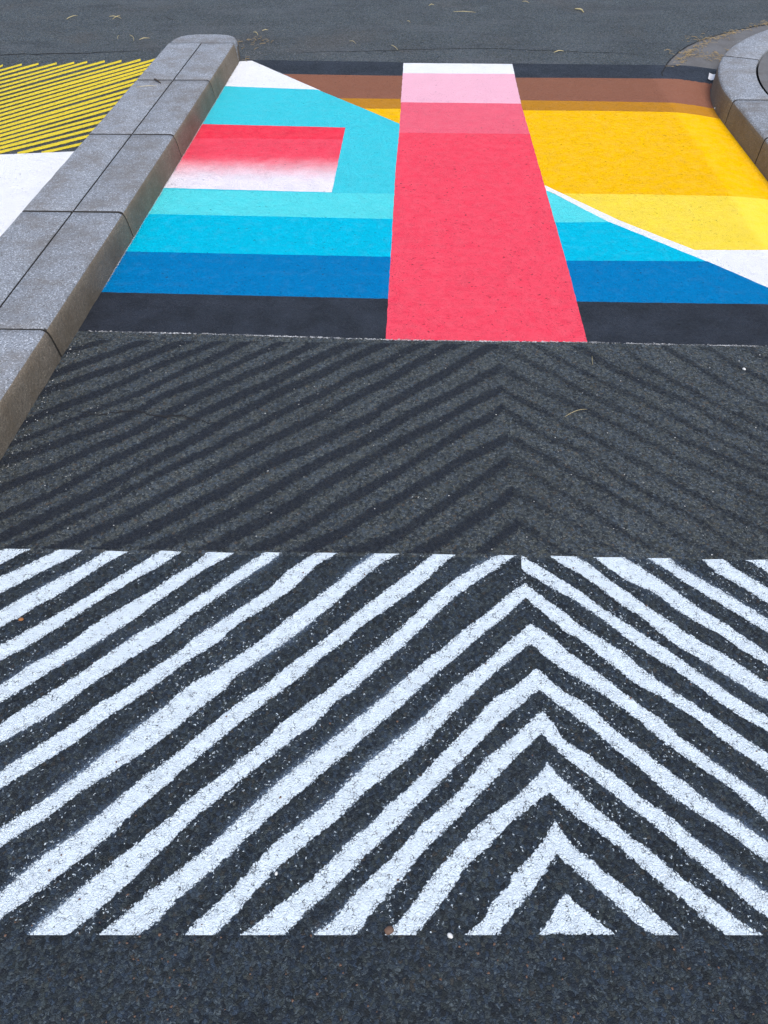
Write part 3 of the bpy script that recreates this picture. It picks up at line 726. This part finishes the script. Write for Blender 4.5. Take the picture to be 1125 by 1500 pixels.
for a in ("D3 840,90 1000,190 D4 131,255 300,340 450,410 600,490 800,590 1000,690 1125,750", "D4 330,100 450,210 600,290 750,370 900,450 1125,560",
          "D4 560,105 700,190 850,290 1125,440", "D4 780,108 950,210 1125,300", "D4 1000,108 1125,180"):
    dark(a, 42, 38, M['faint_spray'], 0.06)

# ---- yellow hatching and white block on the far side of the kerb
ych = empty('yellow_hatching', (-2.6, 5.4, 0))
tag(ych, 'narrow parallel yellow hatching stripes on the asphalt beyond the stone kerb', 'road marking')
RE = [(615, 520), (660, 470), (705, 428), (750, 378), (780, 340), (825, 295), (870, 252), (900, 210), (940, 172), (975, 130), (1005, 100), (1030, 70),
      (1060, 38), (965, 38), (835, 45), (720, 48), (600, 52), (510, 57), (390, 62), (265, 65), (150, 70), (20, 75)]
yl = [((0, 672-28*k), r) for k, r in enumerate(RE)] + [((120, 682), (580, 568)), ((285, 678), (540, 620))]
for k, (a, b) in enumerate(yl):
    s_ = 240/1125.0; tk = (20 - 7*min(k, 21)/21.0) if k < 22 else 20
    f_ = lambda q_, dy: (q_[0]*s_, 80+(q_[1]+dy)*s_)
    U = [G(*f_(a, -tk/2)), G(*f_(((a[0]+b[0])/2, (a[1]+b[1])/2+random.uniform(-3, 3)), -tk/2)), G(*f_(b, -tk/2))]
    L = [G(*f_(a, tk/2)), G(*f_(((a[0]+b[0])/2, (a[1]+b[1])/2+random.uniform(-3, 3)), tk/2)), G(*f_(b, tk/2))]
    if k < 22: extend(U, L, False, 0.7)
    if k <= 12 or k >= 22: extend(U, L, True, 0.16)
    me = stripe_mesh('stripe', [(U, L)], 0.008, (0, 0), None, step=0.08)
    for v in me.vertices: v.co.x = min(v.co.x, -1.79)
    adopt(link('stripe', me, M['yellow_spray']), ych)
a0, a1 = G(0, 227), G(104.5, 222.5)
wp = [(-3.2, a0[1]-0.02), tuple(a0), tuple(a1), (-1.79, a1[1]+0.02), (-1.79, 2.6), (-3.2, 2.6)]
o = field('white_block', M['white'], wp, None, parent=False, world=True)
tag(o, 'plain white painted block next to the yellow hatching', 'road marking')

# ---- flaking undercoat showing along the mural's near edge and the kerb foot
def sliver(pts, wd, z=None):
    U = [q_+np.array([0, wd/2]) if abs((pts[-1]-pts[0])[0]) > 0.8 else q_+np.array([wd/2, 0]) for q_ in pts]
    L = [q_-np.array([0, wd/2]) if abs((pts[-1]-pts[0])[0]) > 0.8 else q_-np.array([wd/2, 0]) for q_ in pts]
    return link('bare_edge', stripe_mesh('bare_edge', [(U, L)], 0.006, (0, 0), None), M['chip'])
adopt(sliver([G(*q_) for q_ in ((128, 485.5), (300, 489.5), (565, 498), (700, 500.5), (860, 502), (1000, 505.5), (1125, 508))], 0.007), mural)
adopt(sliver([np.array([-1.309, y]) for y in (2.86, 3.6, 4.4, 5.2, 6.05)], 0.010), mural)

# ------------------------------------------------------------------ cracks, part of the road
def crack(pts, wd, amp=0.012):
    P_ = [G(*q_) for q_ in pts]; n = 90; R_ = resample(P_, n); vv = []; z = 0.0022
    for i, (x, y) in enumerate(R_):
        s = min(1, 4*min(i, n-1-i)/n)
        dy = mnoise.noise(Vector((x*9, y*9, 1.7)))*amp + mnoise.noise(Vector((x*40, y*40, 4)))*amp*.5
        w_ = wd*s*(0.35+0.9*abs(mnoise.noise(Vector((x*14, 3, y*14))))) + 0.0006
        vv += [(x, y+dy+w_, z), (x, y+dy-w_, z)]
    o = link('crack', mesh('crack', vv, [(2*i, 2*i+1, 2*i+3, 2*i+2) for i in range(n-1)]), M['crack'], road)
    return o
crack([(110, 603), (140, 609), (165, 605), (200, 604), (240, 609), (290, 617), (330, 620)], 0.0042, 0.02)
crack([(-120, 84), (0, 81), (60, 79), (130, 78), (185, 75), (225, 74)], 0.012, 0.02)
crack([(365, 77), (500, 76), (600, 73), (700, 71), (850, 76), (990, 82)], 0.007, 0.02)
crack([(238, 22), (253, 30), (250, 38), (240, 47)], 0.008, 0.02)

seam = []
for i in range(0, 60):
    a = math.radians(20+50*i/59.0); wd = ARC_R+0.262+0.13*min(1, (math.degrees(a)/5.0)/8.0)+0.004
    wob_ = 0.012*mnoise.noise(Vector((a*30, 2, 5))); w_ = 0.004+0.006*abs(mnoise.noise(Vector((a*22, 8, 1))))
    for rr in (wd+wob_+w_, wd+wob_-w_):
        x, y = KX+ARC_R-rr*math.cos(a), ARC_Y+rr*math.sin(a); seam.append((x, y, zg(x, y)+0.0024))
link('open_joint', mesh('open_joint', seam, [(2*i, 2*i+1, 2*i+3, 2*i+2) for i in range(59)]), M['crack'], gut)

# ------------------------------------------------------------------ litter
def straw(p0, p1, wd=0.004, zbase=0.0, mt='straw', lab=None, name='straw', bend=0.1, cat='straw', grp=None):
    wd *= 0.6; a, b = G(*p0, zbase), G(*p1, zbase); d = b-a; L = np.linalg.norm(d); nrm = np.array([-d[1], d[0]])/L; vv = []; n = 7
    c = random.uniform(-bend, bend)
    for k in range(n+1):
        q_ = k/n; x, y = a+d*q_+nrm*c*L*math.sin(math.pi*q_); z = zbase+0.0045+0.008*math.sin(math.pi*q_)*random.uniform(.6, 1)
        w_ = wd*(0.35+0.65*math.sin(math.pi*min(1, q_*0.8+.15)))/2
        for ang in (90, 210, 330): vv.append((x+nrm[0]*w_*math.cos(math.radians(ang)), y+nrm[1]*w_*math.cos(math.radians(ang)), z+w_*math.sin(math.radians(ang))))
    ff = [(k*3+i, k*3+(i+1) % 3, k*3+3+(i+1) % 3, k*3+3+i) for k in range(n) for i in range(3)] + [(2, 1, 0), (n*3, n*3+1, n*3+2)]
    o = link(name, mesh(name, vv, ff, True), M[mt]); tag(o, lab, cat, grp); return o
SL = 'loose pale straw lying on the asphalt beyond the mural'; SG = 'straws on the far road'
for p0, p1, wd in (((98, 29), (114, 24), .012), ((160, 25), (178, 28), .010), ((165, 29), (177, 23), .008), ((190, 52), (196, 61), .010), ((173, 58), (175, 53), .008),
                   ((204, 59), (220, 57), .010), ((664, 18), (697, 19), .008), ((573, 67), (583, 74), .010), ((512, 61), (521, 65), .008), ((628, 9), (636, 8), .012),
                   ((371, 48), (378, 53), .012), ((596, 32), (601, 34), .01), ((811, 78), (826, 76), .012), ((765, 3), (775, 5), .01), ((384, 46), (393, 45), .010)):
    straw(p0, p1, wd, 0, 'straw', SL, grp=SG)
straw((842, 14), (855, 19), .026, 0, 'straw', 'broad dry leaf blade lying on the far asphalt', 'dry_leaf', cat='leaf')
straw((867, 523), (868, 536), .004, 0, 'straw', 'short upright straw near the edge of the black band')
straw((827, 612), (860, 601), .0035, 0, 'straw', 'long thin straw lying across the dark chevrons')
straw((913, 1287), (940, 1288), .0022, 0, 'twig', 'thin brown twig between two white stripes', 'twig', cat='twig', bend=.25)
straw((200, 129), (230, 127), .006, KH, 'straw', 'pale straw lying on top of the stone kerb')
straw((226, 117), (236, 123), .020, KH, 'twig', 'dark curled leaf on top of the stone kerb', 'dead_leaf', cat='leaf', bend=.3)

def lump(name, pxy, r, mt, label, cat, zb=0.0, squash=0.6, grp=None):
    x, y = G(*pxy, zb); bm = bmesh.new(); bmesh.ops.create_icosphere(bm, subdivisions=2, radius=1)
    sd_ = Vector((random.random()*20, random.random()*20, 0))
    for v in bm.verts:
        f_ = 1+0.28*mnoise.noise(v.co*1.3+sd_); v.co = Vector((v.co.x*r*f_*1.15, v.co.y*r*f_*.9, v.co.z*r*f_*squash))
    mz = min(v.co.z for v in bm.verts)
    me = bpy.data.meshes.new(name); bm.to_mesh(me); bm.free()
    me.polygons.foreach_set('use_smooth', [True]*len(me.polygons))
    o = link(name, me, M[mt]); o.location = (x, y, zb+0.0035-mz*0.999); o.rotation_euler.z = random.random()*6
    tag(o, label, cat, grp); return o
lump('pebble', (570, 1365), 0.0085, 'pebble', 'small round brown pebble at the foot of a white stripe', 'pebble')
lump('pebble', (659, 1372), 0.0052, 'pale', 'pale grey pebble just below the ends of the white stripes', 'pebble')
lump('pebble', (405, 1281), 0.0036, 'pale', 'tiny white pebble beside a white stripe edge', 'pebble')
lump('leaf_fragment', (32, 909), 0.006, 'leaf', 'orange dead leaf fragment between two white stripes', 'leaf', squash=.3)
lump('pebble', (1089, 543), 0.006, 'pale', 'white paint crumb on the dark chevrons by the black band', 'pebble')
lump('pebble', (1048, 161), 0.010, 'pale', 'white crumb lodged at the foot of the curved kerb', 'pebble', zb=-0.018)
# folded scrap of paper against the curved kerb
cs = [G(*q_, -0.012) for q_ in ((1036.7, 117), (1046, 118), (1049.5, 110), (1038.6, 108.8))]; N_ = 6; vv = []; 
for j in range(N_+1):
    for i in range(N_+1):
        u_, v_ = i/N_, j/N_
        q_ = cs[0]*(1-u_)*(1-v_)+cs[1]*u_*(1-v_)+cs[2]*u_*v_+cs[3]*(1-u_)*v_
        vv.append((q_[0], q_[1], zg(*q_)+0.006+0.012*abs(u_-.45)+0.006*math.sin(v_*3)))
ff = [(j*(N_+1)+i, j*(N_+1)+i+1, (j+1)*(N_+1)+i+1, (j+1)*(N_+1)+i) for j in range(N_) for i in range(N_)]
o = link('paper_scrap', mesh('paper_scrap', vv, ff), M['paper']); tag(o, 'small white scrap of paper in the gutter against the curved kerb', 'paper')
sm = o.modifiers.new('thick', 'SOLIDIFY'); sm.thickness = 0.0008

# dry grass caught along the gutter's outer edge, and grit: nobody could count them
def blades(name, spots, label, mt, size=(0.02, 0.06), wd=0.0035):
    vv = []; ff = []
    for (x, y) in spots:
        a = random.random()*math.tau; L = random.uniform(*size); z = zg(x, y)+0.004; lz = random.uniform(0, 0.014); w_ = wd*random.uniform(.6, 1.3)
        dx, dy = math.cos(a)*L/2, math.sin(a)*L/2; nx_, ny_ = -math.sin(a)*w_/2, math.cos(a)*w_/2; b = len(vv); cb_ = random.uniform(-.2, .2)*L
        for t_ in (-1, 0, 1):
            ox, oy = (-math.sin(a)*cb_, math.cos(a)*cb_) if t_ == 0 else (0, 0)
            zz = z + (lz if t_ == 0 else lz*random.random()*.6)
            vv += [(x+dx*t_+ox+nx_, y+dy*t_+oy+ny_, zz), (x+dx*t_+ox-nx_, y+dy*t_+oy-ny_, zz), (x+dx*t_+ox, y+dy*t_+oy, zz+w_*.7)]
        for s in (0, 3):
            for i in range(3): ff.append((b+s+i, b+s+(i+1) % 3, b+s+3+(i+1) % 3, b+s+3+i))
    o = link(name, mesh(name, vv, ff), M[mt]); tag(o, label, cat=None, kind='stuff'); return o
edge = [G(*q_) for q_ in ((990, 100), (997, 92), (1012, 75), (1042, 60), (1087, 45), (1125, 34), (1160, 26))]
er = resample(edge, 400); sp = []
for i in range(150):
    q_ = er[int(rng.integers(0, 400))]; sp.append((q_[0]+rng.normal(0, .025), q_[1]+rng.normal(0, .02)))
for c_, n_, s_ in (((1025, 58), 26, .05), ((1052, 81), 45, .06), ((1072, 72), 8, .04), ((1005, 78), 20, .05), ((365, 62), 26, .07), ((352, 88), 12, .03)):
    g_ = G(*c_)
    for i in range(n_): sp.append((g_[0]+rng.normal(0, s_*1.6), g_[1]+rng.normal(0, s_)))
sp = [q_ for q_ in sp if kerb_dist(*q_) > 0.02 and not (q_[0] < -1.29 and q_[1] < 6.4)]
tag(blades('dry_grass_litter', sp, '', 'hay'), 'dry grass and straw caught along the gutter edge', kind='stuff')

def grit(name, spots, mt, size, label):
    vv = []; ff = []
    for (x, y) in spots:
        r = random.uniform(*size); b = len(vv); z = zg(x, y)+0.003
        for k in range(5):
            a = math.tau*k/5+random.random(); rr = r*random.uniform(.6, 1.2); vv.append((x+rr*math.cos(a), y+rr*math.sin(a), z))
        vv.append((x, y, z+r*random.uniform(.5, .9)))
        ff += [(b+k, b+(k+1) % 5, b+5) for k in range(5)]
    o = link(name, mesh(name, vv, ff), M[mt]); tag(o, label, kind='stuff'); return o
gs = []
for i in range(230):
    x, y = rng.uniform(-1.28, 1.7), rng.uniform(1.45, 2.48); gs.append((x, y))
for i in range(90): gs.append((-1.30+abs(rng.normal(0, .035)), rng.uniform(1.5, 2.5)))
for i in range(400): gs.append((rng.uniform(-3.6, 2.4), rng.uniform(6.15, 8.4)))
for i in range(120): g_ = G(375, 75); gs.append((g_[0]+rng.normal(0, .25), g_[1]+rng.normal(0, .15)))
gs = [q_ for q_ in gs if kerb_dist(*q_) > 0.02 and not (-1.82 < q_[0] < -1.305 and q_[1] < 6.4)]
grit('pale_grit', gs, 'pale', (0.0008, 0.0026), 'fine pale grit scattered over the road')
ds = [(rng.uniform(-.8, .75), rng.uniform(.3, .47)) for i in range(110)] + [(rng.uniform(-1.1, 1), rng.uniform(.5, 1.4)) for i in range(60)]
grit('brown_grit', ds, 'pebble', (0.0015, 0.0035), 'brown grit specks on the dark asphalt')
